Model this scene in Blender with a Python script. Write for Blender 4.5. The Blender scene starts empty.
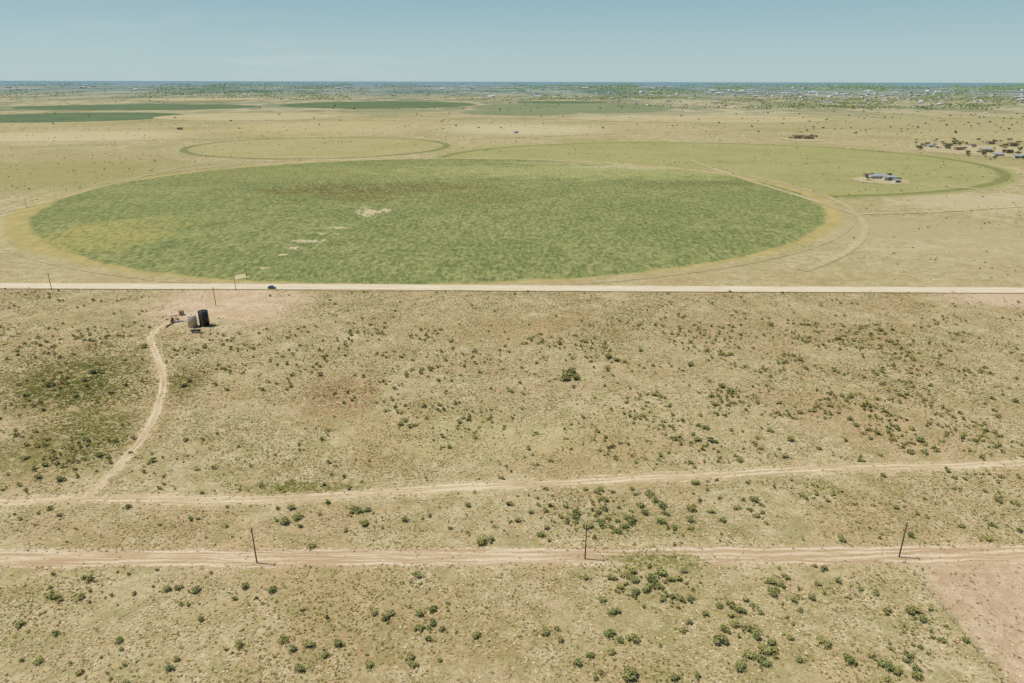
import bpy, math, random
import numpy as np
from mathutils import Vector, Matrix, Euler
random.seed(7); rng=np.random.default_rng(11)
scene=bpy.context.scene; COL=scene.collection
H=120.0; F=1024*24/36; P=math.radians(20.94)
R=Euler((math.pi/2-P,0,0)).to_matrix() @ Matrix.Rotation(math.radians(0.12),3,'Z')
Rn=np.array(R)
def G(x,y):
    d=R@Vector(((x-512)/F,(341.5-y)/F,-1)); t=-H/d.z
    return (t*d.x,t*d.y)
def proj(X,Y):
    v=np.stack([X,Y,np.full_like(X,-H)],-1)@Rn
    return 512+F*v[:,0]/-v[:,2], 341.5-F*v[:,1]/-v[:,2]
def GE(x,y,rx,ry):
    """ground ellipse seen around photo point"""
    a=G(x,y-ry);b=G(x,y+ry);cy=(a[1]+b[1])/2
    zd=cy*math.cos(P)+H*math.sin(P)
    cx=(x-512)/F*zd
    return cx,cy,rx*zd/F,(a[1]-b[1])/2
# ---------------- camera
cd=bpy.data.cameras.new("camera"); cam=bpy.data.objects.new("camera",cd); COL.objects.link(cam)
cd.sensor_width=36; cd.lens=24; cd.clip_start=1; cd.clip_end=150000
cam.matrix_world=Matrix.Translation((0,0,H))@R.to_4x4(); scene.camera=cam
scene.view_settings.view_transform='Standard'; scene.view_settings.look='None'; scene.view_settings.exposure=0
# ---------------- light
EL=math.radians(64); AZ=math.radians(82)
sd=Vector((-math.sin(AZ)*math.cos(EL),math.cos(AZ)*math.cos(EL),math.sin(EL)))
sl=bpy.data.lights.new("sun",'SUN'); sl.energy=4.2; sl.angle=math.radians(0.5); sl.color=(1,0.955,0.89)
so=bpy.data.objects.new("sun",sl); COL.objects.link(so); so.rotation_euler=sd.to_track_quat('Z','Y').to_euler()
# ---------------- node helpers
class T:
    def __init__(s,nt): s.nt=nt; s.n=nt.nodes; s.l=nt.links
    def put(s,sock,v):
        if isinstance(v,bpy.types.NodeSocket): s.l.new(v,sock)
        elif v is not None:
            if isinstance(v,(tuple,list)) and len(v)==3 and sock.type=='RGBA': v=(*v,1)
            sock.default_value=v
    def m(s,op,a,b=None,c=None,clamp=False):
        n=s.n.new('ShaderNodeMath'); n.operation=op; n.use_clamp=clamp
        for i,v in enumerate((a,b,c)): s.put(n.inputs[i],v)
        return n.outputs[0]
    def vm(s,op,a,b=None):
        n=s.n.new('ShaderNodeVectorMath'); n.operation=op
        s.put(n.inputs[0],a); s.put(n.inputs[1],b)
        return n.outputs['Value'] if op in('LENGTH','DISTANCE','DOT_PRODUCT') else n.outputs[0]
    def noise(s,vec,size,detail=3,rough=0.55,dist=0):
        n=s.n.new('ShaderNodeTexNoise'); s.put(n.inputs['Vector'],vec)
        n.inputs['Scale'].default_value=1.0/size; n.inputs['Detail'].default_value=detail
        n.inputs['Roughness'].default_value=rough; n.inputs['Distortion'].default_value=dist
        return n.outputs[0]
    def sm(s,v,a,b,lo=0.0,hi=1.0):
        n=s.n.new('ShaderNodeMapRange'); n.interpolation_type='SMOOTHSTEP'
        s.put(n.inputs[0],v); n.inputs[1].default_value=a; n.inputs[2].default_value=b
        n.inputs[3].default_value=lo; n.inputs[4].default_value=hi
        if a>b:
            n.inputs[1].default_value=b; n.inputs[2].default_value=a; n.inputs[3].default_value=hi; n.inputs[4].default_value=lo
        return n.outputs[0]
    def mix(s,f,a,b,mode='MIX'):
        n=s.n.new('ShaderNodeMix'); n.data_type='RGBA'; n.blend_type=mode
        s.put(n.inputs[0],f); s.put(n.inputs[6],a); s.put(n.inputs[7],b)
        return n.outputs[2]
    def ell(s,pos,e,w=0.6,wn=None,a=1.15,b=0.55):
        cx,cy,rx,ry=e
        v=s.vm('SUBTRACT',pos,(cx,cy,0)); v=s.vm('MULTIPLY',v,(1/rx,1/ry,0)); r=s.vm('LENGTH',v)
        if wn is not None: r=s.m('ADD',r,s.m('MULTIPLY',s.m('SUBTRACT',wn,0.5),w*2))
        return s.sm(r,a,b)
K=1.38
def lin(v):
    v/=255; return v/12.92 if v<=0.04045 else ((v+0.055)/1.055)**2.4
def c(r,g,b): return (lin(r)/K,lin(g)/K,lin(b)/K)
STRAW=c(220,203,160); TAN=c(198,178,130)
# ---------------- world
w=bpy.data.worlds.new("World"); scene.world=w; w.use_nodes=True
t=T(w.node_tree); bg=t.n['Background']
sky=t.n.new('ShaderNodeTexSky'); sky.sky_type='NISHITA'; sky.sun_disc=False
sky.sun_elevation=EL; sky.sun_rotation=-AZ; sky.altitude=900; sky.air_density=1.0; sky.dust_density=0.6; sky.ozone_density=2.5
tc=t.n.new('ShaderNodeTexCoord'); g=tc.outputs['Generated']
sx=t.n.new('ShaderNodeSeparateXYZ'); t.put(sx.inputs[0],g); gz=sx.outputs[2]
hz=t.mix(t.sm(gz,0.0,0.13),(5.1,6.9,7.0),(3.4,5.4,6.3))
skc=t.mix(t.sm(gz,0.5,0.12,0.0,0.85),sky.outputs[0],hz)
sc=t.vm('MULTIPLY',g,(1,1,7)); cn=t.noise(sc,0.16,6,0.62,0.4)
loc=Vector(((245-512)/F,(341.5-48)/F,-1)); loc=(R@loc).normalized()
dd=t.vm('LENGTH',t.vm('MULTIPLY',t.vm('SUBTRACT',g,tuple(loc)),(1,1,6)))
cm=t.m('MULTIPLY',t.sm(cn,0.48,0.68),t.sm(dd,0.4,0.03))
skc=t.mix(t.m('MULTIPLY',cm,0.4),skc,(6.6,7.5,7.5))
t.put(bg.inputs[0],skc); bg.inputs[1].default_value=0.085
# ---------------- ground colour group
gg=bpy.data.node_groups.new("ground_colour",'ShaderNodeTree')
gg.interface.new_socket("Color",in_out='OUTPUT',socket_type='NodeSocketColor')
gg.interface.new_socket("Height",in_out='OUTPUT',socket_type='NodeSocketFloat')
t=T(gg); go=t.n.new('NodeGroupOutput'); geo=t.n.new('ShaderNodeNewGeometry'); pos=geo.outputs['Position']
sep=t.n.new('ShaderNodeSeparateXYZ'); t.put(sep.inputs[0],pos); Yp=sep.outputs[1]; Xp=sep.outputs[0]
nm=t.noise(pos,28,3,0.62); ns=t.noise(pos,5,4,0.72); nf=t.noise(pos,1.6,3,0.75); nv=t.noise(pos,0.75,1,0.6)
mixn=t.m('ADD',t.m('MULTIPLY',ns,0.4),t.m('ADD',t.m('MULTIPLY',nf,0.4),t.m('MULTIPLY',nm,0.2)))
col=t.mix(t.sm(mixn,0.44,0.56),TAN,STRAW)
col=t.mix(t.m('MULTIPLY',t.sm(t.noise(t.vm('ADD',pos,(300,90,0)),45,4,0.65),0.48,0.64),0.4),col,c(196,158,112))
om=t.m('MULTIPLY',t.sm(t.noise(t.vm('ADD',pos,(50,10,0)),9,5,0.78),0.48,0.58),0.55)
col=t.mix(om,col,c(164,156,98))
col=t.mix(t.m('MULTIPLY',t.sm(nf,0.50,0.59),0.5),col,c(144,126,80))
col=t.mix(t.m('MULTIPLY',t.sm(nv,0.42,0.32),0.45),col,c(126,112,70))
wk=t.noise(t.vm('ADD',pos,(0,70,0)),9,4,0.7)
spk=t.sm(t.noise(pos,2.6,4,0.75),0.43,0.56)
def patch(e,colr,st,sp=True,a=1.2,b=0.5):
    global col
    mk=t.ell(pos,e,0.7,wk,a,b)
    if sp: mk=t.m('MULTIPLY',mk,t.m('MULTIPLY_ADD',spk,0.85,0.15))
    col=t.mix(t.m('MULTIPLY',mk,st),col,colr)
patch(GE(70,384,66,32),c(112,108,48),0.95)
patch(GE(82,440,62,38),c(122,116,58),0.85)
patch(GE(15,455,60,22),c(136,128,68),0.7)
patch(GE(184,384,24,16),c(116,106,56),0.8)
patch(GE(120,318,60,10),c(150,136,78),0.5)
patch(GE(340,398,44,28),c(170,126,84),0.6)
patch(GE(520,330,150,16),c(178,156,104),0.5)
patch(GE(780,330,140,20),c(174,148,98),0.5)
patch(GE(640,420,120,30),c(212,194,146),0.4)
patch(GE(900,420,110,40),c(198,166,122),0.4)
patch(GE(480,440,150,24),c(202,190,130),0.45)
patch(GE(430,640,120,60),c(168,144,94),0.5)
patch(GE(300,600,200,30),c(198,174,126),0.4)
patch(GE(700,640,140,60),c(168,156,100),0.55)
patch(GE(300,488,70,7),c(124,126,56),0.9)
patch(GE(650,522,110,16),c(148,140,82),0.6)
patch(GE(655,560,60,11),c(128,128,58),0.95)
patch(GE(1000,298,62,11),c(220,194,162),0.85,False)
patch(GE(230,318,70,22),c(208,180,144),0.6,False)
fA=G(905,563); fB=G(1015,700); fd=Vector((fB[0]-fA[0],fB[1]-fA[1],0)).normalized(); fnrm=(-fd.y,fd.x,0)
sgn=t.vm('DOT_PRODUCT',t.vm('SUBTRACT',pos,(fA[0],fA[1],0)),fnrm)
sgn=t.m('ADD',sgn,t.m('MULTIPLY',t.m('SUBTRACT',wk,0.5),14))
fm=t.m('MULTIPLY',t.sm(sgn,-0.5,3.5),t.sm(Yp,G(960,552)[1],G(960,560)[1]))
fm=t.m('MULTIPLY',fm,t.sm(mixn,0.60,0.46,0.4,0.95))
col=t.mix(fm,col,t.mix(t.sm(ns,0.42,0.58),c(204,174,142),c(222,194,164)))
far1=t.sm(Yp,400,520)
fb=t.noise(t.vm('MULTIPLY',pos,(1,1,0)),260,4,0.62)
fn=t.noise(pos,22,5,0.82)
farc=t.mix(t.sm(fn,0.43,0.57),c(210,196,152),c(184,170,120))
farc=t.mix(t.m('MULTIPLY',t.sm(fb,0.46,0.60),0.7),farc,c(172,164,108))
farc=t.mix(t.m('MULTIPLY',t.sm(t.noise(pos,6,4,0.8),0.51,0.58),0.7),farc,c(142,136,86))
col=t.mix(t.m('MULTIPLY',far1,0.85),col,farc)
for e,cc,st in [((40,178,150,22),c(168,160,100),.75),((930,240,150,26),c(204,186,146),.5),((1000,203,120,10),c(216,200,162),.6),
  ((70,137,130,7),c(212,196,154),.8),((330,128,110,8),c(202,186,136),.7),((520,130,90,7),c(214,202,162),.7),
  ((560,150,130,7),c(176,172,112),.75),((80,156,120,6),c(178,166,116),.6),((880,125,200,8),c(182,174,126),.7),((20,225,50,14),c(200,188,142),.5),
  ((120,250,100,12),c(196,180,134),.4),((640,112,160,5),c(198,192,152),.6),((200,108,200,3),c(208,198,158),.7)]:
    patch(GE(*e),cc,st,False)
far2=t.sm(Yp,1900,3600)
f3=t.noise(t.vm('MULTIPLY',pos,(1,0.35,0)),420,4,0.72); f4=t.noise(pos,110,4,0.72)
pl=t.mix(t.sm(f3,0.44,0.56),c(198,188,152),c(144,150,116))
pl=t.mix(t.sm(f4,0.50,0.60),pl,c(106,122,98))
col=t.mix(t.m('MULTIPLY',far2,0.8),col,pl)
far_haze=t.sm(Yp,4300,8500)
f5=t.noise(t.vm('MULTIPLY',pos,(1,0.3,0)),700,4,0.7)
pl2=t.mix(t.sm(f5,0.40,0.58),c(164,172,158),c(108,134,132))  # bluish far land: distance haze put into the ground colour
col=t.mix(t.m('MULTIPLY',far_haze,0.92),col,pl2)
col=t.mix(t.sm(Yp,9500,26000),col,c(128,158,168))  # horizon band: haze painted as blue-grey ground colour
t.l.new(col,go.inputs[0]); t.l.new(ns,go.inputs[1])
def newmat(name):
    m=bpy.data.materials.new(name); m.use_nodes=True; t=T(m.node_tree)
    b=t.n['Principled BSDF']; b.inputs['Roughness'].default_value=0.95; b.inputs['Specular IOR Level'].default_value=0.1
    return m,t,b
def gnode(t):
    n=t.n.new('ShaderNodeGroup'); n.node_tree=gg; return n.outputs[0],n.outputs[1]
def bump(t,b,h,d=0.3,s=0.8):
    n=t.n.new('ShaderNodeBump'); n.inputs['Strength'].default_value=s; n.inputs['Distance'].default_value=d
    t.put(n.inputs['Height'],h); t.l.new(n.outputs[0],b.inputs['Normal'])
def P3(t): return t.n.new('ShaderNodeNewGeometry').outputs['Position']
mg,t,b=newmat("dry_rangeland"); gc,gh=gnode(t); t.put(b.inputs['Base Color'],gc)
bump(t,b,t.noise(P3(t),2.2,3,0.75),0.7,0.85)
def plain(name,colr,rough=0.6,metal=0.0,var=0.15,size=0.6):
    m,t,b=newmat(name); n=t.noise(P3(t),size,4,0.6)
    d=tuple(x*(1-var*1.6) for x in colr)
    t.put(b.inputs['Base Color'],t.mix(t.sm(n,0.35,0.65),colr,d)); b.inputs['Roughness'].default_value=rough; b.inputs['Metallic'].default_value=metal
    b.inputs['Specular IOR Level'].default_value=0.4
    return m
def tintmat(name,rough=0.85,var=0.4,trans=False):
    m,t,b=newmat(name); a=t.n.new('ShaderNodeAttribute'); a.attribute_name='tint'
    oi=t.n.new('ShaderNodeObjectInfo')
    f=t.m('MULTIPLY_ADD',oi.outputs['Random'],var,1-var/2)
    cc=t.n.new('ShaderNodeCombineXYZ')
    t.put(cc.inputs[0],t.m('MULTIPLY_ADD',oi.outputs['Random'],var*1.5,1-var*.7)); t.put(cc.inputs[1],f); t.put(cc.inputs[2],f)
    t.put(b.inputs['Base Color'],t.mix(1.0,a.outputs['Color'],cc.outputs[0],'MULTIPLY')); b.inputs['Roughness'].default_value=rough
    return m
MF=tintmat("foliage"); MB=tintmat("painted_building",0.7,0.1)
# ---------------- object helpers
def tag(o,label=None,cat=None,group=None,kind=None):
    if label:o["label"]=label
    if cat:o["category"]=cat
    if group:o["group"]=group
    if kind:o["kind"]=kind
    return o
def addobj(name,me,mat=None,parent=None,loc=(0,0,0)):
    o=bpy.data.objects.new(name,me); COL.objects.link(o)
    if mat is not None and me is not None and len(me.materials)==0: me.materials.append(mat)
    if parent: o.parent=parent
    o.location=loc; return o
def mesh_np(name,V,Tr,colr=None,mat=None):
    me=bpy.data.meshes.new(name); V=np.asarray(V,np.float32); Tr=np.asarray(Tr,np.int32)
    me.vertices.add(len(V)); me.vertices.foreach_set('co',V.ravel())
    me.loops.add(Tr.size); me.loops.foreach_set('vertex_index',Tr.ravel())
    k=Tr.shape[1]; me.polygons.add(len(Tr)); me.polygons.foreach_set('loop_start',np.arange(0,Tr.size,k,dtype=np.int32))
    me.update(calc_edges=True)
    if colr is not None:
        a=me.color_attributes.new('tint','FLOAT_COLOR','POINT'); cc=np.ones((len(V),4),np.float32); cc[:,:3]=colr
        a.data.foreach_set('color',cc.ravel())
    if mat: me.materials.append(mat)
    return me
def pyme(name,V,Fs,mat=None,uv=None):
    me=bpy.data.meshes.new(name); me.from_pydata(V,[],Fs); me.update()
    if uv is not None:
        l=me.uv_layers.new(name='UVMap')
        for i,lp in enumerate(me.loops): l.data[i].uv=uv[lp.vertex_index]
    if mat: me.materials.append(mat)
    return me
# ---------------- ground
base=list(np.arange(0,1600,50)); v=1600.0
while v<60000: base.append(v); v*=1.28
base.append(62000); pos1=np.array(base); axx=np.concatenate([-pos1[::-1][:-1],pos1]); n=len(axx)
XX,YY=np.meshgrid(axx,axx); V=np.stack([XX.ravel(),YY.ravel(),np.zeros(n*n)],-1)
i=np.arange(n-1)[:,None]*n+np.arange(n-1)[None,:]; i=i.ravel()
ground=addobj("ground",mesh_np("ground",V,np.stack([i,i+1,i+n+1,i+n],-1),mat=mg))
tag(ground,"dry tan rangeland plain with sparse grass","ground",kind="structure")
# ---------------- ribbons (roads and tracks)
def cr(pts,step=4.0):
    p=[Vector((*q,0)) for q in pts]; p=[2*p[0]-p[1]]+p+[2*p[-1]-p[-2]]; out=[]
    for k in range(1,len(p)-2):
        L=(p[k+1]-p[k]).length; m=max(2,int(L/step))
        for j in range(m):
            s=j/m; a,b2,c2,d=p[k-1],p[k],p[k+1],p[k+2]
            out.append(0.5*((2*b2)+(-a+c2)*s+(2*a-5*b2+4*c2-d)*s*s+(-a+3*b2-3*c2+d)*s**3))
    out.append(p[-2]); return out
LINES=[]
def ribbon(name,pts,hw,z,mat,label,cat,world=False,keep=None,step=4.0):
    q=cr(pts if world else [G(*a) for a in pts],step); V=[];UV=[];Fs=[];u=0
    for k,a in enumerate(q):
        d=(q[min(k+1,len(q)-1)]-q[max(k-1,0)]).normalized(); nn=Vector((-d.y,d.x,0))
        if k: u+=(a-q[k-1]).length
        for s in(-1,1): V.append((a.x+nn.x*hw*s,a.y+nn.y*hw*s,z)); UV.append((u,hw*s))
        if k: i=2*k; Fs.append((i-2,i,i+1,i-1))
    o=addobj(name,pyme(name,V,Fs,mat,UV)); tag(o,label,cat,kind="structure")
    if keep: LINES.append((np.array([[a.x,a.y] for a in q]),keep))
    return o
def trackmat(name,core,colr,c2,ruts=(1.0,),st=1.0,rutw=0.45,grass=0.6,fade=0.8,patchy=0.0,weeds=None):
    m,t,b=newmat(name); gc,gh=gnode(t); uv=t.n.new('ShaderNodeUVMap'); s=t.n.new('ShaderNodeSeparateXYZ'); t.put(s.inputs[0],uv.outputs[0])
    pos=P3(t); u,v=s.outputs[0],s.outputs[1]
    wv=t.noise(pos,9,2); n1=t.noise(pos,1.8,4,0.75); n2=t.noise(pos,0.6,2,0.65)
    vv=t.m('ADD',v,t.m('MULTIPLY',t.m('SUBTRACT',wv,0.5),2.0))
    d=t.m('ABSOLUTE',vv)
    e=t.m('ADD',d,t.m('MULTIPLY',t.m('SUBTRACT',n1,0.5),4.0))
    mask=t.sm(e,core+fade,core-fade*0.7)
    cv=t.n.new('ShaderNodeCombineXYZ'); t.put(cv.inputs[0],t.m('MULTIPLY',u,0.04)); t.put(cv.inputs[1],t.m('MULTIPLY',vv,0.9))
    stn=t.noise(cv.outputs[0],1.0,4,0.6)
    cc=t.mix(t.sm(stn,0.42,0.58),colr,c2)
    cc=t.mix(t.m('MULTIPLY',t.sm(n2,0.45,0.65),0.4),cc,c2)
    rut=None
    for r in ruts:
        k=t.sm(t.m('ABSOLUTE',t.m('SUBTRACT',d,r)),rutw*1.7,rutw*0.5)
        rut=k if rut is None else t.m('MAXIMUM',rut,k)
    notr=t.m('MULTIPLY',t.m('SUBTRACT',1.0,rut),grass)
    notr=t.m('MULTIPLY',notr,t.sm(n1,0.38,0.54))
    mask=t.m('MULTIPLY',mask,t.m('SUBTRACT',1.0,notr))
    if patchy: mask=t.m('MULTIPLY',mask,t.sm(t.noise(pos,patchy,4,0.65),0.40,0.55,0.3,1.0))
    if weeds: mask=t.m('MULTIPLY',mask,t.m('SUBTRACT',1.0,t.m('MULTIPLY',t.ell(pos,weeds,0.9,n1,1.2,0.5),0.9)))
    t.put(b.inputs['Base Color'],t.mix(t.m('MULTIPLY',mask,st),gc,cc)); bump(t,b,stn,0.15,0.6)
    return m
M_main=trackmat("gravel_road",5.6,c(238,226,198),c(222,206,172),(1.2,3.4),1,1.1,0.08,1.2)
M_a=trackmat("dirt_track_soil",3.0,c(236,218,182),c(208,182,142),(1.05,),1,0.6,0.75,0.7)
M_b=trackmat("wide_track_soil",4.2,c(234,214,182),c(200,170,132),(0.9,2.8),1,0.6,0.8,0.7,weeds=GE(655,560,62,8))
M_c=trackmat("two_rut_soil",2.0,c(234,216,180),c(210,184,146),(0.95,),1,0.6,0.85,0.5)
M_f=trackmat("field_road_soil",2.2,c(216,204,164),c(204,190,148),(0.9,),0.6,0.8,0.3,1.2,60)
M_r=trackmat("field_edge_soil",1.8,c(216,202,158),c(202,184,136),(0.9,),0.7,1.0,0.4,1.5,40)
yA,yB=G(0,286),G(1024,290.5)
dv=Vector((yB[0]-yA[0],yB[1]-yA[1])).normalized()
ext=lambda a,s,L:(a[0]+dv.x*s*L,a[1]+dv.y*s*L)
ribbon("gravel_road",[ext(yA,-1,900),yA,G(300,287),G(512,288.3),G(760,289.5),yB,ext(yB,1,900)],6.8,0.32,M_main,"pale graded caliche gravel road crossing the plain","road",world=True,keep=7,step=12)
ribbon("dirt_track",[(-160,503),(0,502),(100,498),(190,499.5),(250,500),(310,497),(400,491),(480,486),(560,483),(640,478),(740,473),(840,468),(940,466),(1024,463),(1180,458)],6,0.045,M_a,"narrow tan dirt track with grassy centre strip","track",keep=2.6)
ribbon("dirt_track",[(-200,561),(0,559),(252,558),(512,557),(760,555.5),(1024,553),(1240,551)],8,0.03,M_b,"wide rutted pale dirt track below the pole line","track",keep=3.6)
ribbon("dirt_track",[(168,322),(156,330),(151,342),(157,356),(163,375),(162,392),(156,412),(143,436),(124,460),(104,480),(88,497)],4.4,0.06,M_c,"curving two-rut dirt track leading to the well pad","track",keep=2.0,step=2)
# ---------------- fields
def disc(name,e,z,mat,label,scale=1.0,seg=128):
    cx,cy,rx,ry=e; V=[(0,0,0)];UV=[(0,0)];Fs=[];rings=6
    for r in range(1,rings+1):
        for k in range(seg):
            a=2*math.pi*k/seg; s=scale*r/rings
            V.append((math.cos(a)*rx*s,math.sin(a)*ry*s,0)); UV.append((math.cos(a)*s,math.sin(a)*s))
    for k in range(seg): Fs.append((0,1+k,1+(k+1)%seg))
    for r in range(1,rings):
        o1=1+(r-1)*seg;o2=1+r*seg
        for k in range(seg): Fs.append((o1+k,o2+k,o2+(k+1)%seg,o1+(k+1)%seg))
    o=addobj(name,pyme(name,V,Fs,mat,UV),loc=(cx,cy,z)); tag(o,label,"field",kind="structure"); return o
def rnode(t):
    uv=t.n.new('ShaderNodeUVMap'); return t.vm('LENGTH',uv.outputs[0]),uv.outputs[0]
def fieldmat(name,c1,c2,c3=None,n1s=60,n2s=8,edge=0.03,ring=None,st=1.0,ringw=0.02):
    m,t,b=newmat(name); gc,gh=gnode(t); r,uv=rnode(t); pos=P3(t)
    a=t.noise(pos,n1s,5,0.65); d=t.noise(t.vm('MULTIPLY',pos,(1,0.5,1)),n2s,4,0.75)
    cc=t.mix(t.sm(a,0.40,0.60),c1,c2)
    if c3: cc=t.mix(t.m('MULTIPLY',t.sm(d,0.46,0.60),0.65),cc,c3)
    rn=t.m('ADD',r,t.m('MULTIPLY',t.m('SUBTRACT',a,0.5),edge*1.2))
    if ring:
        k=t.sm(t.m('ABSOLUTE',t.m('SUBTRACT',rn,0.96)),ringw*1.6,ringw*0.6); cc=t.mix(t.m('MULTIPLY',k,t.sm(d,0.3,0.6,0.5,0.9)),cc,ring)
    mask=t.m('MULTIPLY',t.sm(rn,1.0+edge*0.4,1.0-edge*0.6),st)
    t.put(b.inputs['Base Color'],t.mix(mask,gc,cc)); return m
HU=H
e_main=(-0.68*HU,6.50*HU,3.48*HU,3.06*HU)
mc,t,b=newmat("green_crop"); gc,gh=gnode(t); r,uv=rnode(t); pos=P3(t)
pst=t.vm('MULTIPLY',pos,(1,0.38,1))
n1=t.noise(pos,90,4,0.65); n2=t.noise(pst,13,5,0.82); n3=t.noise(pst,3.4,5,0.85); n4=t.noise(t.vm('ADD',pos,(99,5,0)),34,5,0.76)
cc=t.mix(t.sm(n1,0.38,0.62),c(138,146,86),c(158,160,100))
cc=t.mix(t.m('MULTIPLY',t.sm(n2,0.46,0.57),0.7),cc,c(116,128,74))
for e,k,s in [((95,240,75,24),c(184,172,100),.85),((300,174,160,7),c(160,158,92),.5),((590,172,210,8),c(182,180,116),.95),((335,191,80,8),c(118,110,58),1.0),((430,187,60,5),c(124,116,64),.9),((370,199,50,4),c(124,118,62),.8),
   ((480,200,60,5),c(130,126,70),.6),((650,166,80,4),c(210,198,154),1.0),((560,163,60,2),c(200,188,140),.6),((740,205,60,14),c(136,146,84),.6),((160,208,90,9),c(140,150,86),.5),((600,240,90,10),c(134,146,84),.4),((700,184,60,3),c(122,116,66),.6),((150,190,70,5),c(164,162,100),.6)]:
    mk=t.ell(pos,GE(*e),1.5,n4,1.25,0.45); cc=t.mix(t.m('MULTIPLY',t.m('MULTIPLY',mk,s),t.sm(n2,0.4,0.56,0.5,1.0)),cc,k)
cc=t.mix(t.m('MULTIPLY',t.sm(n3,0.51,0.59),0.65),cc,c(186,182,124))
cc=t.mix(t.m('MULTIPLY',t.sm(n3,0.49,0.41),0.65),cc,c(92,104,58))
for e in [(372,212,14,3.4),(306,241,15,1.6),(322,234,12,1.4),(338,228,8,1.0),(294,248,9,1.4),(284,255,6,1.0),(262,268,8,1.2),(240,277,6,2.0)]:
    mk=t.ell(pos,GE(*e),3.2,n2,0.95,0.6); cc=t.mix(t.m('MULTIPLY',mk,0.9),cc,c(216,200,160))
rn=t.m('ADD',r,t.m('MULTIPLY',t.m('SUBTRACT',n4,0.5),0.05))
sx=t.n.new('ShaderNodeSeparateXYZ'); t.put(sx.inputs[0],uv)
side=t.m('MULTIPLY',t.m('POWER',t.m('ABSOLUTE',sx.outputs[0]),2.0),0.010)
low=t.m('MULTIPLY',t.sm(sx.outputs[0],-0.3,-0.8),t.m('MULTIPLY',t.sm(sx.outputs[1],0.3,-0.3),0.03))
low2=t.m('MULTIPLY',t.sm(sx.outputs[0],0.5,0.9),t.m('MULTIPLY',t.sm(sx.outputs[1],0.4,-0.1),0.012))
inner=t.m('ADD',t.m('ADD',rn,side),t.m('ADD',low,low2))
ringc=t.mix(t.sm(n2,0.4,0.6),c(200,180,118),c(178,166,106))
cc=t.mix(t.sm(inner,0.990,1.006),cc,ringc)
fin=t.mix(t.sm(rn,1.002,1.02),cc,gc)
t.put(b.inputs['Base Color'],fin); bump(t,b,n3,0.5,0.35)
F2=fieldmat("fallow_circle",c(174,170,110),c(160,160,98),c(186,178,124),120,8,0.02,c(128,132,74),0.9,0.016)
disc("crop_field",(2.5*HU,9.3*HU,3.66*HU,3.05*HU),0.10,F2,"large faded olive irrigated circle with darker rim")
disc("crop_field",e_main,0.16,mc,"large green irrigated crop circle with yellow rim",1.04,192)
F3=fieldmat("dry_circle",c(184,174,120),c(172,166,108),c(194,182,134),140,10,0.02,c(124,132,78),0.95,0.026)
disc("crop_field",(-3.1*HU,11.4*HU,2.12*HU,1.95*HU),0.14,F3,"pale dry circular field with thin green rim")
FG=fieldmat("far_green",c(98,120,84),c(110,130,90),c(126,138,98),200,20,0.05)
FG2=fieldmat("far_olive",c(142,150,110),c(130,142,104),c(158,160,120),260,30,0.14)
FB=fieldmat("far_beige",c(208,194,152),c(198,184,138),c(186,174,126),260,40,0.12,st=0.8)
for e,mm,z,lb in [((70,117.6,106,5.3),FG,0.3,"dense dark green irrigated field"),((140,107.3,118,3.1),FG,0.5,"distant green irrigated field strip"),((20,108.5,90,2.6),FG2,0.45,"distant green irrigated field strip"),
  ((380,105,96,3.6),FG,0.55,"distant dark green irrigated field"),((570,108,100,5.2),FG2,0.45,"distant olive green irrigated field"),((520,112.5,60,3),FG2,0.6,"distant olive green irrigated field"),
  ((250,117,90,4),FB,0.35,"distant beige stubble field"),((700,119,130,4),FB,0.37,"distant beige stubble field"),((640,96.8,60,1.3),FG2,0.9,"distant olive green field"),((200,99.5,70,1.5),FB,0.8,"distant beige stubble field"),((560,102.3,45,1.2),FG,0.8,"distant dark green irrigated field")]:
    disc("crop_field",GE(*e),z,mm,lb,1.0,64)
def arc(cx,cy,r,a0,a1,n=40): return [(cx+r*math.cos(math.radians(a0+(a1-a0)*k/n)),cy+r*math.sin(math.radians(a0+(a1-a0)*k/n))) for k in range(n+1)]
cx,cy=e_main[0],e_main[1]
ribbon("dirt_track",arc(cx,cy,3.62*HU,110,232,50),4,0.22,M_r,"pale dirt track circling the green field","track",world=True,step=10)
ribbon("dirt_track",arc(cx,cy,3.60*HU,310,396,50),4,0.22,M_r,"pale dirt track circling the green field","track",world=True,step=10)
for p in [[(-60,222),(0,213),(60,198),(120,182),(178,168),(240,158)],[(690,160),(735,176),(780,190),(822,203),(856,214)],[(856,214),(930,212),(1024,206),(1120,200)],
          [(0,142),(160,140),(330,137),(520,134)],[(460,140),(640,133),(860,128),(1024,131)],[(-40,129),(200,124),(420,120),(600,119)],
          [(230,112),(480,112),(700,115)],[(905,184),(1000,190)]]:
    ribbon("dirt_road",p,4.5,0.26+0.02*random.random(),M_f,"pale straight farm road between fields","road",step=25)
PM=fieldmat("caliche_pad",c(222,200,168),c(210,184,148),c(196,170,130),14,2.5,0.6)
disc("ground_pad",GE(228,305,78,22),0.05,PM,"bare pinkish caliche well pad",1.15,48)
YM=fieldmat("yard",c(214,202,164),c(202,188,146),c(188,174,130),30,6,0.6,st=0.7)
for e in [(880,180.5,24,3.2),(985,151,60,6),(803,139.5,20,1.6),(206,326,34,7)]:
    disc("ground_yard",GE(*e),0.3 if e[1]<300 else 0.06,YM,"bare pale farmyard soil",1.15,32)
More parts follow.
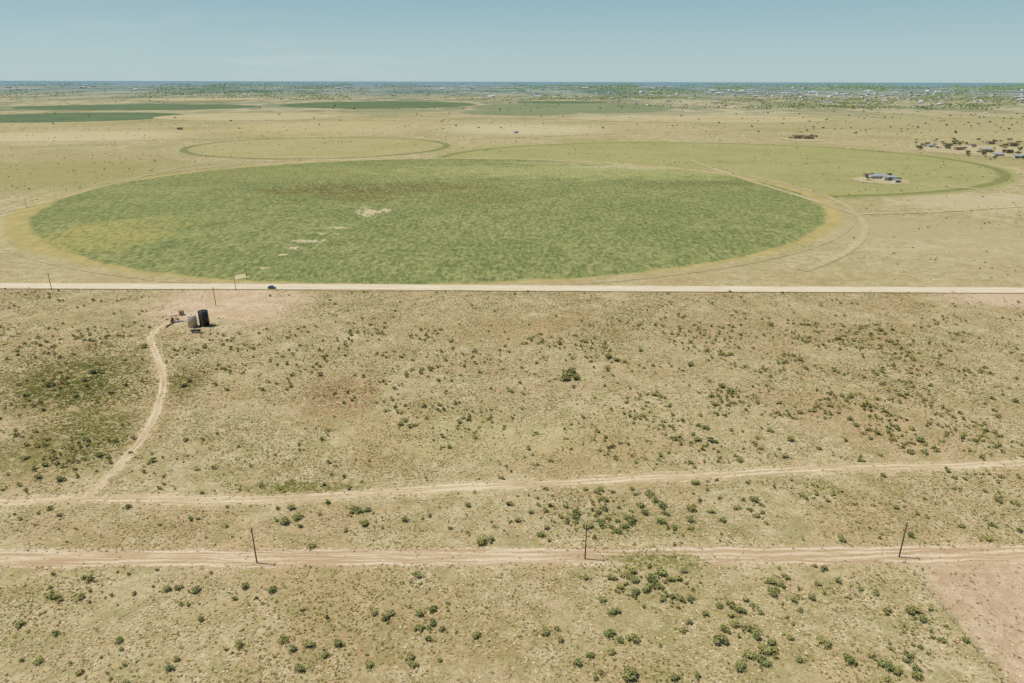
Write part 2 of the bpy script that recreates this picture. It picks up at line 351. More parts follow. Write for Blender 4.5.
# ---------------- vegetation
def vnoise(x,y,size,seed):
    x=x/size;y=y/size; xi=np.floor(x).astype(np.int64);yi=np.floor(y).astype(np.int64);fx=x-xi;fy=y-yi
    fx=fx*fx*(3-2*fx);fy=fy*fy*(3-2*fy)
    def h(a,b):
        k=(a*374761393+b*668265263+seed*982451653)&0xffffffff; k=((k^(k>>13))*1274126177)&0xffffffff
        return ((k^(k>>16))&0xffff)/65535.0
    return (h(xi,yi)*(1-fx)+h(xi+1,yi)*fx)*(1-fy)+(h(xi,yi+1)*(1-fx)+h(xi+1,yi+1)*fx)*fy
def fbm(x,y,size,seed): return (vnoise(x,y,size,seed)*.55+vnoise(x,y,size/2.1,seed+1)*.28+vnoise(x,y,size/4.3,seed+2)*.17)
def offtrack(X,Y,extra=0.0):
    ok=np.ones(len(X),bool)
    for L,k in LINES:
        for s in range(0,len(X),20000):
            xs=X[s:s+20000,None];ys=Y[s:s+20000,None]
            best=np.full(xs.shape[0],1e9)
            for j in range(0,len(L),60):
                a=L[j:j+60]; best=np.minimum(best,((xs-a[None,:,0])**2+(ys-a[None,:,1])**2).min(1))
            ok[s:s+20000]&= best>(k+extra)**2
    return ok
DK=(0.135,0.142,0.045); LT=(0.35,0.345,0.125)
def leafcloud(seed,nl,nq,size,rad=1.0,hgt=0.8,dark=DK,light=LT,spread=0.55,stems=5):
    r=np.random.default_rng(seed)
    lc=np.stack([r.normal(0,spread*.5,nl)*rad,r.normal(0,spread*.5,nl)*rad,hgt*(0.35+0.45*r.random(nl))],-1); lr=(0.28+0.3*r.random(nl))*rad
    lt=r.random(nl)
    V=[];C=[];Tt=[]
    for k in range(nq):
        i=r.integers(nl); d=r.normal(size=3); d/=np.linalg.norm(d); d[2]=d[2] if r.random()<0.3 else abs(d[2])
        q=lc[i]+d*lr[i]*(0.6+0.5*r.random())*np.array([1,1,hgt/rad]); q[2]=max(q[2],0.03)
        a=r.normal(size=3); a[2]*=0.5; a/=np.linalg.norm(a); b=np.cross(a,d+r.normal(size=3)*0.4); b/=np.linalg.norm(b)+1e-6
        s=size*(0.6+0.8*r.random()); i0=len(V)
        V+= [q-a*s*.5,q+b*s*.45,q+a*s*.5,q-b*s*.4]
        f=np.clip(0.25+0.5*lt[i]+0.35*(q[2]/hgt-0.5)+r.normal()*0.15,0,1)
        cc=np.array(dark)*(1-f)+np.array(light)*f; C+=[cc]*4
        Tt+=[(i0,i0+1,i0+2),(i0,i0+2,i0+3)]
    for k in range(stems):
        a=r.random()*6.28; e=lc[r.integers(nl)]; i0=len(V); w=0.035*rad
        V+=[np.array([w*math.cos(a),w*math.sin(a),0]),np.array([-w*math.cos(a),-w*math.sin(a),0]),e]; C+=[np.array([.12,.085,.05])]*3; Tt+=[(i0,i0+1,i0+2)]
    return np.array(V),np.array(Tt),np.array(C)
def merged(name,temps,X,Y,S,cmul=None,cset=None,zs=1.0,mat=MF):
    Vs=[];Ts=[];Cs=[];off=0; n=len(X); ti=rng.integers(len(temps),size=n); an=rng.random(n)*6.283
    for k,(V,Tt,C) in enumerate(temps):
        s=np.where(ti==k)[0]
        if not len(s): continue
        ca,sa=np.cos(an[s])[:,None],np.sin(an[s])[:,None]; sc=S[s][:,None]
        vx=(V[None,:,0]*ca-V[None,:,1]*sa)*sc+X[s][:,None]; vy=(V[None,:,0]*sa+V[None,:,1]*ca)*sc+Y[s][:,None]
        vz=V[None,:,2]*sc*zs
        Vs.append(np.stack([vx,vy,np.broadcast_to(vz,vx.shape)],-1).reshape(-1,3))
        Ts.append((Tt[None]+(np.arange(len(s))*len(V))[:,None,None]).reshape(-1,3)+off); off+=len(s)*len(V)
        if cset is not None: cc=cset[s][:,None,:]*(C[None]/C.mean())
        else: cc=C[None]*(cmul[s][:,None,:] if cmul is not None else np.ones((len(s),1,1)))
        Cs.append(np.broadcast_to(cc,(len(s),len(V),3)).reshape(-1,3))
    return mesh_np(name,np.concatenate(Vs),np.concatenate(Ts),np.concatenate(Cs),mat)
def sample(n,d0,d1,pw):
    D=(rng.random(n)*(d1**pw-d0**pw)+d0**pw)**(1/pw)
    X=(rng.random(n)*2-1)*(0.75*(.934*D+43)+18); return X,D
tt=[]
for k in range(6):
    r=np.random.default_rng(50+k); V=[];Tt=[];C=[]
    for j in range(9):
        a=r.random()*6.28; l=0.3+0.7*r.random(); tip=np.array([math.cos(a)*l*.8,math.sin(a)*l*.8,0.2+0.3*r.random()]); p=np.array([-math.sin(a),math.cos(a),0])*0.3
        bs=np.array([math.cos(a),math.sin(a),0])*0.1; bs[2]=0.15; i0=len(V); V+=[bs-p,bs+p,tip]; Tt.append((i0,i0+1,i0+2)); f=0.85+0.3*r.random(); C+=[np.full(3,f*.9),np.full(3,f*.9),np.full(3,f*1.1)]
    tt.append((np.array(V),np.array(Tt),np.array(C)))
NT=230000
X,Y=sample(NT,92,405,1.05)
dn=fbm(X,Y,16,3); dn2=fbm(X,Y,45,9); dn3=fbm(X,Y,6,91); px,py=proj(X,Y)
keep=(rng.random(NT)<np.clip((dn*.5+dn3*.5-0.34)*4.5+0.15,0.06,1))
sg=(X-fA[0])*fnrm[0]+(Y-fA[1])*fnrm[1]+(dn-.5)*10; inb=(sg>1.0)&(Y<G(960,558)[1])
bare=np.maximum(inb*0.85,np.maximum(np.exp(-(((px-228)/66)**2+((py-307)/19)**2)**2),np.exp(-(((px-1000)/55)**2+((py-298)/10)**2)**2)))
keep&=rng.random(NT)>bare*0.95
X,Y,dn,dn2,px,py=[a[keep] for a in (X,Y,dn,dn2,px,py)]
wd=np.exp(-(((px-655)/50)**2+((py-560)/9)**2))
ok=offtrack(X,Y,-0.5)|(rng.random(len(X))<0.05)|(rng.random(len(X))<wd*.9); X,Y,dn,dn2,px,py=[a[ok] for a in (X,Y,dn,dn2,px,py)]
pal=np.array([c(224,209,168),c(206,188,138),c(178,158,108),c(158,152,88),c(128,130,64),c(150,122,82)])
q=rng.random(len(X))
dark=np.exp(-(((px-70)/60)**2+((py-385)/30)**2))+0.8*np.exp(-(((px-85)/50)**2+((py-442)/34)**2))+.6*np.exp(-(((px-184)/22)**2+((py-384)/14)**2))+.8*np.exp(-(((px-300)/60)**2+((py-488)/6)**2))+1.0*np.exp(-(((px-655)/50)**2+((py-560)/9)**2))
sh=q*0.85+(dn2-0.5)*1.0+dark*0.6+(dn-.5)*.4
idx=np.clip(np.digitize(sh,[0.20,0.40,0.56,0.73,0.99]),0,4)
idx=np.where((idx>=2)&(rng.random(len(X))<0.18)&(dark<.3),5,idx)
S=(0.26+0.42*rng.random(len(X))**1.7)*(1+0.25*(Y>240))*(1+0.4*dark)
me=merged("grass",tt,X,Y,S,cset=pal[idx]*(0.85+0.35*rng.random((len(X),1))),zs=0.75)
tag(addobj("grass",me),"tufts of dry straw and olive range grass on sandy soil","grass",kind="stuff")
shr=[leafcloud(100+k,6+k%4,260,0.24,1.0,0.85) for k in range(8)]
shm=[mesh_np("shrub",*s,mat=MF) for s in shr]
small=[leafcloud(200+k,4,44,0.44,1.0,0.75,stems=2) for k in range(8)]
hand=[(632,572,9),(660,573,10),(645,590,8),(672,597,7),(634,580,7),(652,580,8),(585,578,6),(720,606,6),(615,612,7),(602,600,5),(718,641,10),(724,629,8),(752,632,7),(790,638,8),(747,655,7),(765,651,9),(682,630,7),(620,640,7),(608,634,8),(632,638,7),(660,645,5),(612,652,6),
(848,660,9),(880,663,9),(738,667,9),(897,671,10),(697,676,8),(785,577,7),(771,581,6),(705,614,6),(905,660,6),(870,655,6),(890,668,8),(688,622,6),(745,600,5),(760,612,5),(800,610,5),(776,590,5),(560,640,6),(545,632,6),(556,628,5),(590,655,6),(630,676,9),(600,672,6),(800,660,7),(820,640,6),(940,640,6),(915,676,8),
(440,660,6),(412,664,7),(300,668,7),(325,655,5),(283,640,6),(60,600,5),(120,640,6),(200,620,5),(480,542,8),(490,540,6),(385,618,5),(240,645,5),(170,668,6),(40,660,6),
(632,488,5),(650,494,6),(655,500,6),(662,506,6),(632,521,7),(660,521,7),(666,514,6),(690,509,6),(700,500,5),(604,509,5),(546,528,6),(585,489,5),(690,528,6),(640,505,5),(618,530,6),(675,528,6),(690,520,7),(645,513,5),(712,512,6),(722,520,6),(736,508,5),(755,500,5),(600,524,5),(575,517,5),(530,512,5),(540,535,6),
(292,508,7),(298,517,6),(285,522,6),(300,526,5),(278,508,5),(354,509,7),(368,510,6),(320,514,4),(405,520,5),(430,515,4),(450,528,5),(128,507,5),(60,515,4),
(570,374,9),(566,379,7),(575,378,6),(608,357,6),(616,360,5),(730,391,6),(738,396,5),(722,386,5),(705,428,5),(698,440,5),(710,440,5),(829,405,5),(850,419,5),(838,412,5),(856,425,5),(845,440,5),(870,438,5),(818,448,5),(700,415,4),(692,434,4),(950,350,5),(940,355,4),(992,398,5),(1003,394,4),(1015,401,5),(985,403,4),
(560,343,4),(583,341,4),(430,368,5),(404,420,6),(410,426,5),(400,424,5),(760,372,4),(800,360,4),(690,365,4),(655,395,4),(640,350,4),(500,350,4),(480,372,4),(450,341,4),(345,355,4),(320,375,4),(300,345,4),(130,335,4),(145,347,4),(90,340,4),(40,345,4),(25,395,5),(60,372,5),(85,380,6),(95,372,5),(50,385,6),(75,396,5),(110,392,5),(40,402,5),(88,440,5),(100,455,6),(110,462,5),(45,465,5),(25,458,5),(130,452,4),(183,385,5),(190,380,4),(185,440,4),(770,325,4),(840,338,4),(880,330,4),(910,372,5),(930,385,4),(900,395,5),(970,372,4),(1010,352,4),(550,460,4),(600,450,4),(660,455,4),(740,460,5),(760,448,4),(770,430,4),(790,440,5),(920,440,5),(935,448,4),(975,440,5),(998,445,5),(880,455,4)]
HX=[];HY=[];HS=[]
for x,y,s in hand:
    gx,gy=G(x,y+1); zd=gy*math.cos(P)+H*math.sin(P); HX.append(gx);HY.append(gy);HS.append(s*1.25*zd/F*0.62*random.uniform(.8,1.4))
blob=[(760,640,150,60,1.7),(660,515,100,22,2.0),(780,420,140,55,2.2),(950,400,100,60,2.0),(70,385,60,30,1.8),(90,450,60,25,1.5),(300,515,90,18,1.0),(560,350,350,30,1.1),(880,345,160,25,1.3),(100,345,120,20,0.8),(640,590,60,25,1.3),(900,650,100,40,1.0),(350,650,350,50,0.4),(840,500,200,22,0.9),(400,420,120,50,.6),(600,430,200,40,.8)]
NS=36000; X,Y=sample(NS,96,403,1.3); px,py=proj(X,Y); den=np.full(NS,0.10)
for bx,by,rx,ry,wt in blob: den+=0.32*wt*np.exp(-(((px-bx)/rx)**2+((py-by)/ry)**2))
cl=fbm(X,Y,14,21); den*=np.clip((cl-0.38)*7,0.05,2.4); den*=0.62
sg=(X-fA[0])*fnrm[0]+(Y-fA[1])*fnrm[1]; den*=np.where((sg>0)&(Y<G(960,556)[1]),0.08,1)
den*=1-np.exp(-(((px-228)/64)**2+((py-308)/20)**2)**2)
k=(rng.random(NS)<den)&offtrack(X,Y,0.8); X,Y=X[k],Y[k]
S=0.36+1.15*rng.random(len(X))**2.8
X=np.concatenate([HX,X]);Y=np.concatenate([HY,Y]);S=np.concatenate([HS,S])
print("shrubs",len(X))
app=S/(Y*math.cos(P)+43); app[:len(HX)]+=1
order=np.argsort(-app); ind=order[:295]; rest=order[295:]
for i in ind:
    o=addobj("shrub",shm[random.randrange(8)]); o.location=(X[i],Y[i],0); s=S[i]
    o.scale=(s*random.uniform(.9,1.25),s*random.uniform(.8,1.1),s*random.uniform(.7,1.0)); o.rotation_euler[2]=random.random()*6.28
    tag(o,"large dark green mesquite shrub on dry grassland" if s>1.2 else "small dark green shrub on dry grassland","shrub","shrubs scattered over the dry rangeland")
br=rng.random(len(rest)); cm=np.where(br[:,None]<0.18,np.array([[1.3,1.0,.95]]),np.where(br[:,None]<0.6,np.array([[1.1,1.1,1.05]]),np.array([[.85,.92,.85]])))
X2,Y2=X[rest],Y[rest]; S2=S[rest]
NB=12000; XB,YB=sample(NB,425,2300,0.6); cl=fbm(XB,YB,60,31); kk=rng.random(NB)<np.clip((cl-.38)*2.0,0.06,.7)
dm=np.hypot(XB-e_main[0],YB-e_main[1]); kk&=dm>3.55*HU; XB,YB=XB[kk],YB[kk]; SB=(0.4+0.7*rng.random(len(XB))**2)*(1+YB/1800)
cmB=np.tile([[1.0,1.0,1.0]],(len(XB),1))
me=merged("undergrowth",small,np.concatenate([X2,XB]),np.concatenate([Y2,YB]),np.concatenate([S2,SB]),cmul=np.concatenate([cm,cmB]))
tag(addobj("undergrowth",me),"small scattered desert scrub and weeds across the plain","scrub",kind="stuff")
# ---------------- trees
def prism(V,Tt,p0,p1,r0,r1,n=6):
    d=(p1-p0).normalized(); a=d.orthogonal().normalized(); b=d.cross(a); i0=len(V)
    for p,r in((p0,r0),(p1,r1)):
        for k in range(n): an=6.2832*k/n; V.append(p+(a*math.cos(an)+b*math.sin(an))*r)
    for k in range(n): Tt.append((i0+k,i0+(k+1)%n,i0+n+(k+1)%n,i0+n+k))
MBK=plain("bark",(0.13,0.09,0.06),0.9)
TR=[]
for k in range(5):
    r=random.Random(k); V=[];Q=[]
    prism(V,Q,Vector((0,0,0)),Vector((0.1,0,2.4)),0.25,0.17,7)
    for j in range(5):
        a=j*1.3+r.random(); prism(V,Q,Vector((0.08,0,1.8+0.1*j)),Vector((math.cos(a)*2,math.sin(a)*2,4+r.random()*1.5)),0.11,0.03,5)
    tm=pyme("trunk",[tuple(x) for x in V],Q,MBK)
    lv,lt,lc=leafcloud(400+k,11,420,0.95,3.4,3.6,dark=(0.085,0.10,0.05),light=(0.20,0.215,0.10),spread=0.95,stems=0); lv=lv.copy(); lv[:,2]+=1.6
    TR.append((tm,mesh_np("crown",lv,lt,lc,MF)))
def tree(x,y,s,label="rounded green shade tree on dry ground",group="trees around the farmsteads"):
    tm,cm_=random.choice(TR); e=addobj("tree",None); e.location=(x,y,0); e.scale=(s*random.uniform(.9,1.3),s,s*random.uniform(.7,1.0)); e.rotation_euler[2]=random.random()*6.28
    addobj("trunk",tm,parent=e); addobj("crown",cm_,parent=e); tag(e,label,"tree",group)
rr=random.Random(5)
for k in range(75):
    x=rr.uniform(915,1024); y=rr.uniform(140,160)
    if y>150 and x<965: y-=10
    gx,gy=G(x,y); tree(gx,gy,rr.uniform(.5,1.35))
for x,y in [(872,176),(890,176.5),(898,181),(868,180),(795,137.5),(812,137),(816,138),(790,139)]: gx,gy=G(x,y); tree(gx,gy,rr.uniform(.8,1.2))
ftr=[]
for k in range(5):
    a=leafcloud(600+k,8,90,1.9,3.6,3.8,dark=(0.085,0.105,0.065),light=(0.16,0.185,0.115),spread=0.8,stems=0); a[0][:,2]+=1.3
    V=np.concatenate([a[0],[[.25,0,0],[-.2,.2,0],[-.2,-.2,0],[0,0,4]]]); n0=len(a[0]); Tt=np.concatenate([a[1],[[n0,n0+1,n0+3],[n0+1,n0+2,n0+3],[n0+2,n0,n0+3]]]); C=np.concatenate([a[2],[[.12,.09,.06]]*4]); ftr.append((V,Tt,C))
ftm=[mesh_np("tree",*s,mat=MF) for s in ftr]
for k in range(212):
    if k<155: x=1030-abs(rr.gauss(0,170)); y=rr.uniform(100,134)
    elif k<182: x=rr.uniform(430,700); y=rr.uniform(102,130)
    else: x=rr.uniform(0,520); y=rr.uniform(99,132)
    gx,gy=G(x,y); o=addobj("tree",rr.choice(ftm)); o.location=(gx,gy,0); s=rr.uniform(.5,1.1)*(1.25 if y<112 else .85); o.scale=(s*1.2,s*1.2,s); o.rotation_euler[2]=rr.random()*6
    tag(o,"small dark green tree standing on open rangeland","tree","trees dotted over the distant plain")
NW=80000; U=rng.random(NW); yy=83.0+U**1.15*26; xx=rng.random(NW)*1150-60
cl=fbm(xx*1.0,yy*9,60,77)*.6+.4*fbm(xx,yy*12,18,177); wgt=np.where(xx>470,1.0,0.55)*np.where(yy>100,np.where(xx>600,.7*np.clip((xx-600)/250,0.1,1),.04),1.0)
k=rng.random(NW)<np.clip((cl-.42)*3.6,0.03,0.9)*wgt; xx,yy=xx[k],yy[k]
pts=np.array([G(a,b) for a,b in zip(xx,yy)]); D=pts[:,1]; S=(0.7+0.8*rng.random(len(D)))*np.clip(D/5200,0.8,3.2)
hz=np.clip(D/10000,0,1)[:,None]; cset=np.array([[0.10,0.13,0.085]])*(1-hz)+np.array([[0.20,0.31,0.33]])*hz  # aerial haze painted into the tint: groves turn blue-grey with distance
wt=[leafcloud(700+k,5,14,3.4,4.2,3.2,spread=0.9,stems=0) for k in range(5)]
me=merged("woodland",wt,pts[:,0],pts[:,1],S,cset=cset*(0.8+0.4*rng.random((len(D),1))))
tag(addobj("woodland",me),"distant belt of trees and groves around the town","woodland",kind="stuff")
print("wood",len(D))
# ---------------- buildings
def boxm(V,Q,x0,x1,y0,y1,z0,z1):
    i=len(V); V+=[(x0,y0,z0),(x1,y0,z0),(x1,y1,z0),(x0,y1,z0),(x0,y0,z1),(x1,y0,z1),(x1,y1,z1),(x0,y1,z1)]
    Q+=[(i,i+3,i+2,i+1),(i+4,i+5,i+6,i+7),(i,i+1,i+5,i+4),(i+1,i+2,i+6,i+5),(i+2,i+3,i+7,i+6),(i+3,i,i+4,i+7)]
def box_me(name,b,mat):
    V=[];Q=[]; boxm(V,Q,*b); return pyme(name,V,Q,mat)
MW=plain("white_siding",(0.62,0.61,0.57),0.6); MT=plain("tan_siding",(0.42,0.33,0.22),0.7); MRF=plain("metal_roof",(0.46,0.48,0.50),0.5,0.1,0.3); MRB=plain("brown_roof",(0.16,0.10,0.07),0.8); MGL=plain("window_glass",(0.03,0.04,0.05),0.15); MDR=plain("door_paint",(0.2,0.12,0.08),0.6)
def house(x,y,wd,dp,h,rh,rot,mw,mr,label,group=None,nm=None,ws=1.0):
    e=addobj(nm or ("farm_house" if h<4.5 else "barn"),None); e.location=(x,y,0.3 if nm is None else .1); e.rotation_euler[2]=rot
    V=[];Q=[]; boxm(V,Q,-wd/2,wd/2,-dp/2,dp/2,0,h); i=len(V); V+=[(-wd/2,0,h+rh),(wd/2,0,h+rh)]
    Q+=[(i-4,i-1,i),(i-3,i+1,i-2)]; addobj("wall",pyme("wall",V,Q,mw),parent=e)
    o=0.5*ws; z0=h-o*rh/(dp/2); zt=0.18*ws
    V=[(-wd/2-o,-dp/2-o,z0+.02),(wd/2+o,-dp/2-o,z0+.02),(wd/2+o,0,h+rh+.02),(-wd/2-o,0,h+rh+.02),(wd/2+o,dp/2+o,z0+.02),(-wd/2-o,dp/2+o,z0+.02)]
    V+=[(a,b2,c2+zt) for a,b2,c2 in V]
    Q=[(3,2,1,0),(2,3,5,4),(6,7,8,9),(9,8,10,11),(0,1,7,6),(4,5,11,10),(1,2,8,7),(2,4,10,8),(3,0,6,9),(5,3,9,11)]
    addobj("roof",pyme("roof",V,Q,mr),parent=e)
    dw=(0.6 if h<4.5 else 2)*(.6 if nm else 1)
    addobj("door",box_me("door",(-dw,dw,-dp/2-.06,-dp/2-.003,0,min(h*.85,2.1) if h<4.5 else 4),MDR),parent=e)
    if not nm:
        for k in(-.36,-.2,.2,.36): addobj("window",box_me("window",(k*wd-.6,k*wd+.6,-dp/2-.05,-dp/2-.003,1.0,2.2),MGL),parent=e)
    tag(e,label,"shed" if nm else ("house" if h<4.5 else "barn"),group)
fg="farm buildings on the plain"
for x,y,wd,dp,h,rh,ro,mw,mr,lb in [(876,178.5,18,9,3.6,1.8,.1,MW,MRF,"long white farmhouse with pale metal roof"),(889,180.5,14,8,4.6,1.4,-.2,MW,MRF,"white metal barn in a bare farmyard"),(896,182.5,8,6,3,1,.3,MW,MRF,"small white shed in a bare farmyard"),(867,177,8,6,3,1.2,0,MT,MRB,"small tan shed with brown roof"),
  (798,138.6,24,12,5,2.2,.05,MT,MRB,"tan barn with brown roof on open plain"),(808,139,22,11,5,2,-.1,MT,MRB,"tan barn with brown roof on open plain"),
  (930,147,14,8,3.2,1.4,.2,MW,MRF,"white farmhouse with pale metal roof"),(948,146,14,8,3.2,1.5,-.1,MT,MRB,"tan house with brown roof among trees"),(958,150,14,8,3.4,1.6,.1,MT,MRB,"tan house with brown roof among trees"),
  (972,147,14,8,3.4,1.6,.4,MW,MRB,"white house with brown roof among trees"),(985,152,18,9,4.8,2,.0,MT,MRF,"tan metal barn among trees"),(998,156,15,8,3.5,1.6,-.2,MW,MRF,"white farmhouse with pale metal roof among trees"),(1008,153,15,8,3.5,1.6,.15,MT,MRB,"tan house with brown roof among trees"),(1018,158,15,8,3.6,1.7,-.1,MW,MRF,"white farmhouse with pale metal roof among trees"),(990,144,16,8,3.6,1.7,.3,MT,MRB,"tan house with brown roof among trees"),(1012,146,16,8,4.8,1.7,.1,MT,MRB,"tan barn with brown roof among trees"),
  (180,129.5,12,8,3.5,1.5,.3,MT,MRB,"small brown cabin on open rangeland"),(516,133,10,7,3.2,1.4,.3,MW,MRF,"small white shed on open rangeland")]:
    gx,gy=G(x,y); house(gx,gy,wd,dp,h,rh,ro,mw,mr,lb,fg)
def townme(k):
    r=random.Random(k); wd,dp,h,rh=r.choice([(16,10,3.5,2.2),(26,14,5,2.5),(40,22,7,2.5),(50,26,8,2.5)])
    V=[];Q=[];boxm(V,Q,-wd/2,wd/2,-dp/2,dp/2,0,h); wc=r.choice([(.8,.8,.78),(.74,.71,.64),(.5,.44,.36),(.8,.8,.8),(.55,.55,.55)]); rc=r.choice([(.7,.71,.73),(.66,.67,.68),(.35,.28,.24),(.8,.8,.8),(.5,.47,.45)])
    C=[wc]*8; i=len(V); o=.6; V+=[(-wd/2-o,-dp/2-o,h-.1),(wd/2+o,-dp/2-o,h-.1),(wd/2+o,dp/2+o,h-.1),(-wd/2-o,dp/2+o,h-.1),(-wd/2-o,0,h+rh),(wd/2+o,0,h+rh)]; C+=[rc]*6
    Q+=[(i,i+1,i+5,i+4),(i+2,i+3,i+4,i+5),(i+3,i,i+4),(i+1,i+2,i+5)]
    for kx in(-.3,0,.3):
        i=len(V); V+=[(kx*wd-1,-dp/2-.05,0.2),(kx*wd+1,-dp/2-.05,.2),(kx*wd+1,-dp/2-.05,2.4),(kx*wd-1,-dp/2-.05,2.4)];C+=[(.05,.05,.06)]*4;Q.append((i,i+1,i+2,i+3))
    me=pyme("building",V,Q,MB); a=me.color_attributes.new('tint','FLOAT_COLOR','POINT')
    for j,cc in enumerate(C): a.data[j].color=(*cc,1)
    return me
tms=[townme(k) for k in range(14)]
for k in range(290):
    q=rr.random()
    if q<.48: x=rr.gauss(870,110); y=rr.gauss(98,5)
    elif q<.82: x=rr.gauss(660,150); y=rr.uniform(86,98)
    elif q<.94: x=rr.uniform(0,480); y=rr.uniform(84.8,91)
    else: x=rr.uniform(600,1024); y=rr.uniform(100,114)
    x=min(max(x,2),1022); y=min(max(y,84.8),118)
    gx,gy=G(x,y); o=addobj("building",tms[rr.randrange(14)]); o.location=(gx,gy,0.9); s=max(.5,min(1.8,gy/6000)); o.scale=(s,s,s*1.0); o.rotation_euler[2]=rr.choice([0,1.57])+rr.uniform(-.1,.1)
    tag(o,"pale low gable-roofed building at the edge of town","building","buildings of the distant town")
# ---------------- poles
MWD=plain("weathered_wood",(0.11,0.08,0.06),0.9); MIN=plain("porcelain",(0.3,0.28,0.26),0.3)
def cyl(V,Q,p0,p1,r0,r1,n=10,cap=True):
    i0=len(V); prism(V,Q,Vector(p0),Vector(p1),r0,r1,n)
    if cap: Q.append(tuple(range(i0+n,i0+2*n))); Q.append(tuple(reversed(range(i0,i0+n))))
def cyl_me(name,segs,mat,n=10):
    V=[];Q=[]
    for s in segs: cyl(V,Q,*s,n=n)
    me=pyme(name,[tuple(v) for v in V],Q,mat); return me
pm=cyl_me("post",[((0,0,0),(0,0,11),0.19,0.13)],MWD); V=[];Q=[]; boxm(V,Q,-.06,.06,-.75,.75,10.2,10.33); am=pyme("crossarm",V,Q,MWD)
im=cyl_me("insulator",[((0,0,0),(0,0,.12),.035,.035),((0,0,.12),(0,0,.26),.075,.05)],MIN)
def pole(x,y,world=False,s=1.0):
    gx,gy=G(x,y); e=addobj("utility_pole",None); e.location=(gx,gy,0); e.scale=(s,s,s)
    addobj("post",pm,parent=e); addobj("crossarm",am,parent=e)
    for k in(-.65,.65): addobj("insulator",im,parent=e,loc=(0,k,10.33))
    addobj("insulator",im,parent=e,loc=(0,0,11.0)); e.rotation_euler=(random.uniform(-.01,.01),random.uniform(-.012,.012),0)
    tag(e,"weathered wooden utility pole beside a dirt track","utility pole","utility poles along the tracks"); return (gx,gy)
pole(257,563);pole(585,559);pole(899,557)
pole(52,291,s=1);pole(216,306);pole(236,291,s=.9);pole(27,208,s=.9);pole(247,279,s=.9)
MPO=plain("steel_post",(0.22,0.17,0.13),0.8)
fe=addobj("fence",None); A=Vector(fA); B=Vector(fB); fe.location=(A.x,A.y,0); dd_=(B-A); L=dd_.length; nP=int(L/4)
pmz=cyl_me("post",[((0,0,0),(0,0,1.5),.07,.06)],MPO,8)
for k in range(nP+1):
    q=dd_*(k/nP); addobj("post",pmz,parent=fe,loc=(q.x,q.y,0))
for z in(.4,.8,1.2): addobj("wire",cyl_me("wire",[((0,0,z),(dd_.x,dd_.y,z),.012,.012)],MPO,5),parent=fe,loc=(.08,0,0))
tag(fe,"thin wire fence on posts beside bare soil","fence")
# ---------------- tank battery
MBL=plain("black_tank_paint",(0.018,0.018,0.02),0.5); MTN=plain("tan_tank_paint",(0.58,0.48,0.34),0.6); MRU=plain("rust_paint",(0.30,0.10,0.05),0.8); MGY=plain("galvanised",(0.4,0.4,0.4),0.5,.5); MRB2=plain("rubber",(0.02,0.02,0.02),0.8)
def tank(x,y,r,h,mat,label,topm=None):
    gx,gy=G(x,y); e=addobj("storage_tank",None); e.location=(gx,gy,.08); n=40
    segs=[((0,0,0),(0,0,h),r,r)]
    for z in np.arange(h/4,h+.01,h/4): segs.append(((0,0,z-.06),(0,0,z-.001),r+.05,r+.05))
    b=addobj("shell",cyl_me("shell",segs,mat,n),parent=e)
    for p in b.data.polygons: p.use_smooth=len(p.vertices)==4
    addobj("roof",cyl_me("roof",[((0,0,h+.002),(0,0,h+r*.10),r+.06,.3),((0,0,h+r*.10),(0,0,h+r*.10+.35),.3,.3)],topm or mat,n),parent=e)
    rl=[((-.3,-r-.25,0),(-.3,-r-.25,h+1),.03,.03),((.3,-r-.25,0),(.3,-r-.25,h+1),.03,.03)]+[((-.3,-r-.25,z),(.3,-r-.25,z),.02,.02) for z in np.arange(.3,h+.9,.35)]
    addobj("ladder",cyl_me("ladder",rl,MGY,6),parent=e)
    addobj("pipe",cyl_me("pipe",[((r,0,.4),(r+1.2,0,.4),.1,.1),((r+1.2,0,.5),(r+1.2,0,0),.1,.1)],MGY,8),parent=e)
    tag(e,label,"storage tank")
tank(205,325.5,2.4,8.0,MBL,"tall black cylindrical oil storage tank on pad")
tank(193,326.5,2.3,6.2,MTN,"upright tan cylindrical storage tank beside black tank")
gx,gy=G(177,322); e=addobj("pump_jack",None); e.location=(gx,gy,.08); e.rotation_euler[2]=.5
V=[];Q=[];boxm(V,Q,-3.2,3.2,-.7,.7,0,.35); addobj("base",pyme("base",V,Q,MGY),parent=e)
addobj("samson_post",cyl_me("samson_post",[((-.9,-.6,.35),(0,0,3.4),.1,.09),((-.9,.6,.35),(0,0,3.4),.1,.09),((.9,-.6,.35),(0,0,3.4),.1,.09),((.9,.6,.35),(0,0,3.4),.1,.09)],MRU,8),parent=e)
V=[];Q=[];boxm(V,Q,-2.7,2.7,-.12,.12,3.4,3.75); addobj("walking_beam",pyme("walking_beam",V,Q,MRU),parent=e)
V=[];Q=[];boxm(V,Q,2.7,3.15,-.18,.18,2.5,4.1); addobj("horse_head",pyme("horse_head",V,Q,MRU),parent=e)
V=[];Q=[];boxm(V,Q,-2.6,-1.2,-1.0,-.72,.9,2.5); boxm(V,Q,-2.6,-1.2,.72,1.0,.9,2.5); addobj("counterweight",pyme("counterweight",V,Q,MRU),parent=e)
V=[];Q=[];boxm(V,Q,-3.1,-1.9,-.5,.5,.35,1.5); addobj("motor",pyme("motor",V,Q,MGY),parent=e)
tag(e,"small rust-red oil pump jack beside the tanks","pump jack")
gx,gy=G(196,333); e=addobj("separator_vessel",None); e.location=(gx,gy,.1); e.rotation_euler[2]=.15
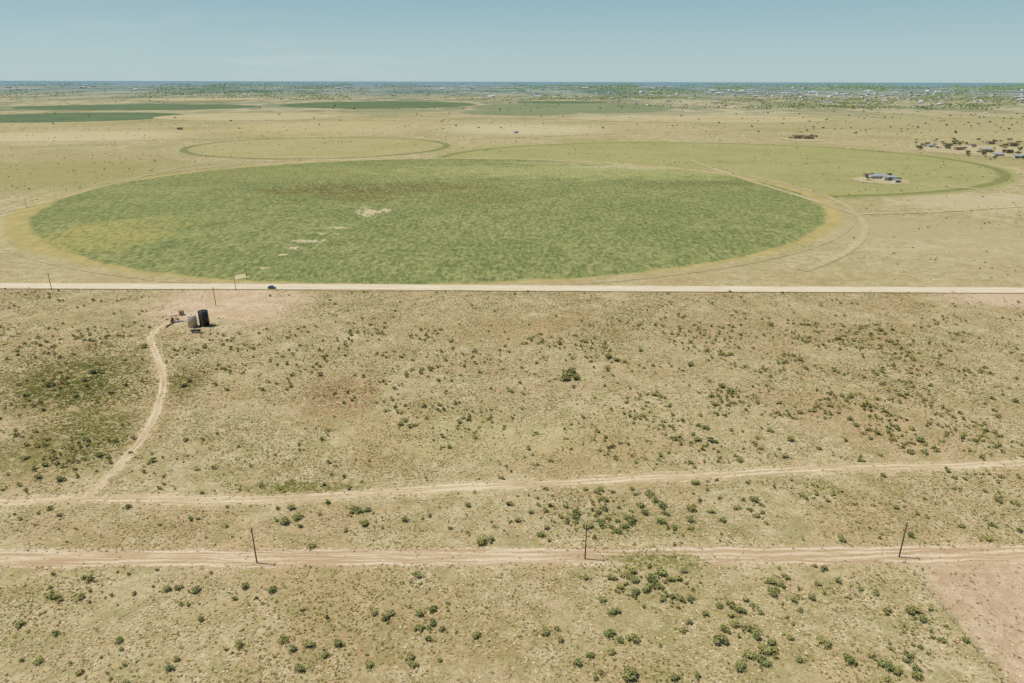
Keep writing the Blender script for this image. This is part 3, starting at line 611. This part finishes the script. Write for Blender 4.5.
b=addobj("shell",cyl_me("shell",[((-2,0,1.3),(2,0,1.3),.65,.65),((-2.35,0,1.3),(-2,0,1.3),.35,.65),((2,0,1.3),(2.35,0,1.3),.65,.35)],MBL,20),parent=e)
V=[];Q=[];boxm(V,Q,-1.6,-1.3,-.5,.5,0,.8);boxm(V,Q,1.3,1.6,-.5,.5,0,.8);boxm(V,Q,-2.4,2.4,-.7,-.5,0,.2);boxm(V,Q,-2.4,2.4,.5,.7,0,.2); addobj("skid",pyme("skid",V,Q,MGY),parent=e)
tag(e,"dark horizontal separator vessel on a steel skid","separator")
gx,gy=G(182,315); house(gx,gy,2.2,1.8,2.0,.4,.2,MT,MRB,"small tan pump shed on the well pad",nm="pump_shed",ws=.3)
# ---------------- car
gx,gy=G(272,289); e=addobj("car",None); e.location=(gx,gy,.33); e.rotation_euler[2]=math.radians(-.5)
prof=[(-2.4,.45),(-2.4,.95),(-1.9,1.08),(-1.55,1.72),(.35,1.75),(1.0,1.12),(2.2,.98),(2.4,.75),(2.4,.45)]
def ext_me(name,pr,w,mat):
    n=len(pr); V=[(a,-w,b2) for a,b2 in pr]+[(a,w,b2) for a,b2 in pr]; Q=[tuple(range(n)),tuple(reversed(range(n,2*n)))]+[(k,k+n,(k+1)%n+n,(k+1)%n) for k in range(n)]
    return pyme(name,V,Q,mat)
MCB=plain("blue_car_paint",(0.10,0.17,0.27),0.3)
addobj("body",ext_me("body",prof,.92,MCB),parent=e)
for s in(-1,1):
    V=[(-1.45,s*.925,1.12),(.85,s*.925,1.12),(.3,s*.925,1.62),(-1.3,s*.925,1.62)]; addobj("side_window",pyme("side_window",V,[(0,1,2,3)],MGL),parent=e)
    for x in(-1.5,1.5): addobj("wheel",cyl_me("wheel",[((x,s*.78,.36),(x,s*.99,.36),.36,.36),((x,s*.99,.36),(x,s*1.0,.36),.2,.2)],MRB2,20),parent=e)
V=[(.42,-.8,1.72),(.42,.8,1.72),(1.0,.8,1.16),(1.0,-.8,1.16)]; V=[(a+.02,b2,c2+.02) for a,b2,c2 in V]; addobj("windscreen",pyme("windscreen",V,[(0,1,2,3)],MGL),parent=e)
tag(e,"blue car driving along the pale gravel road","car")
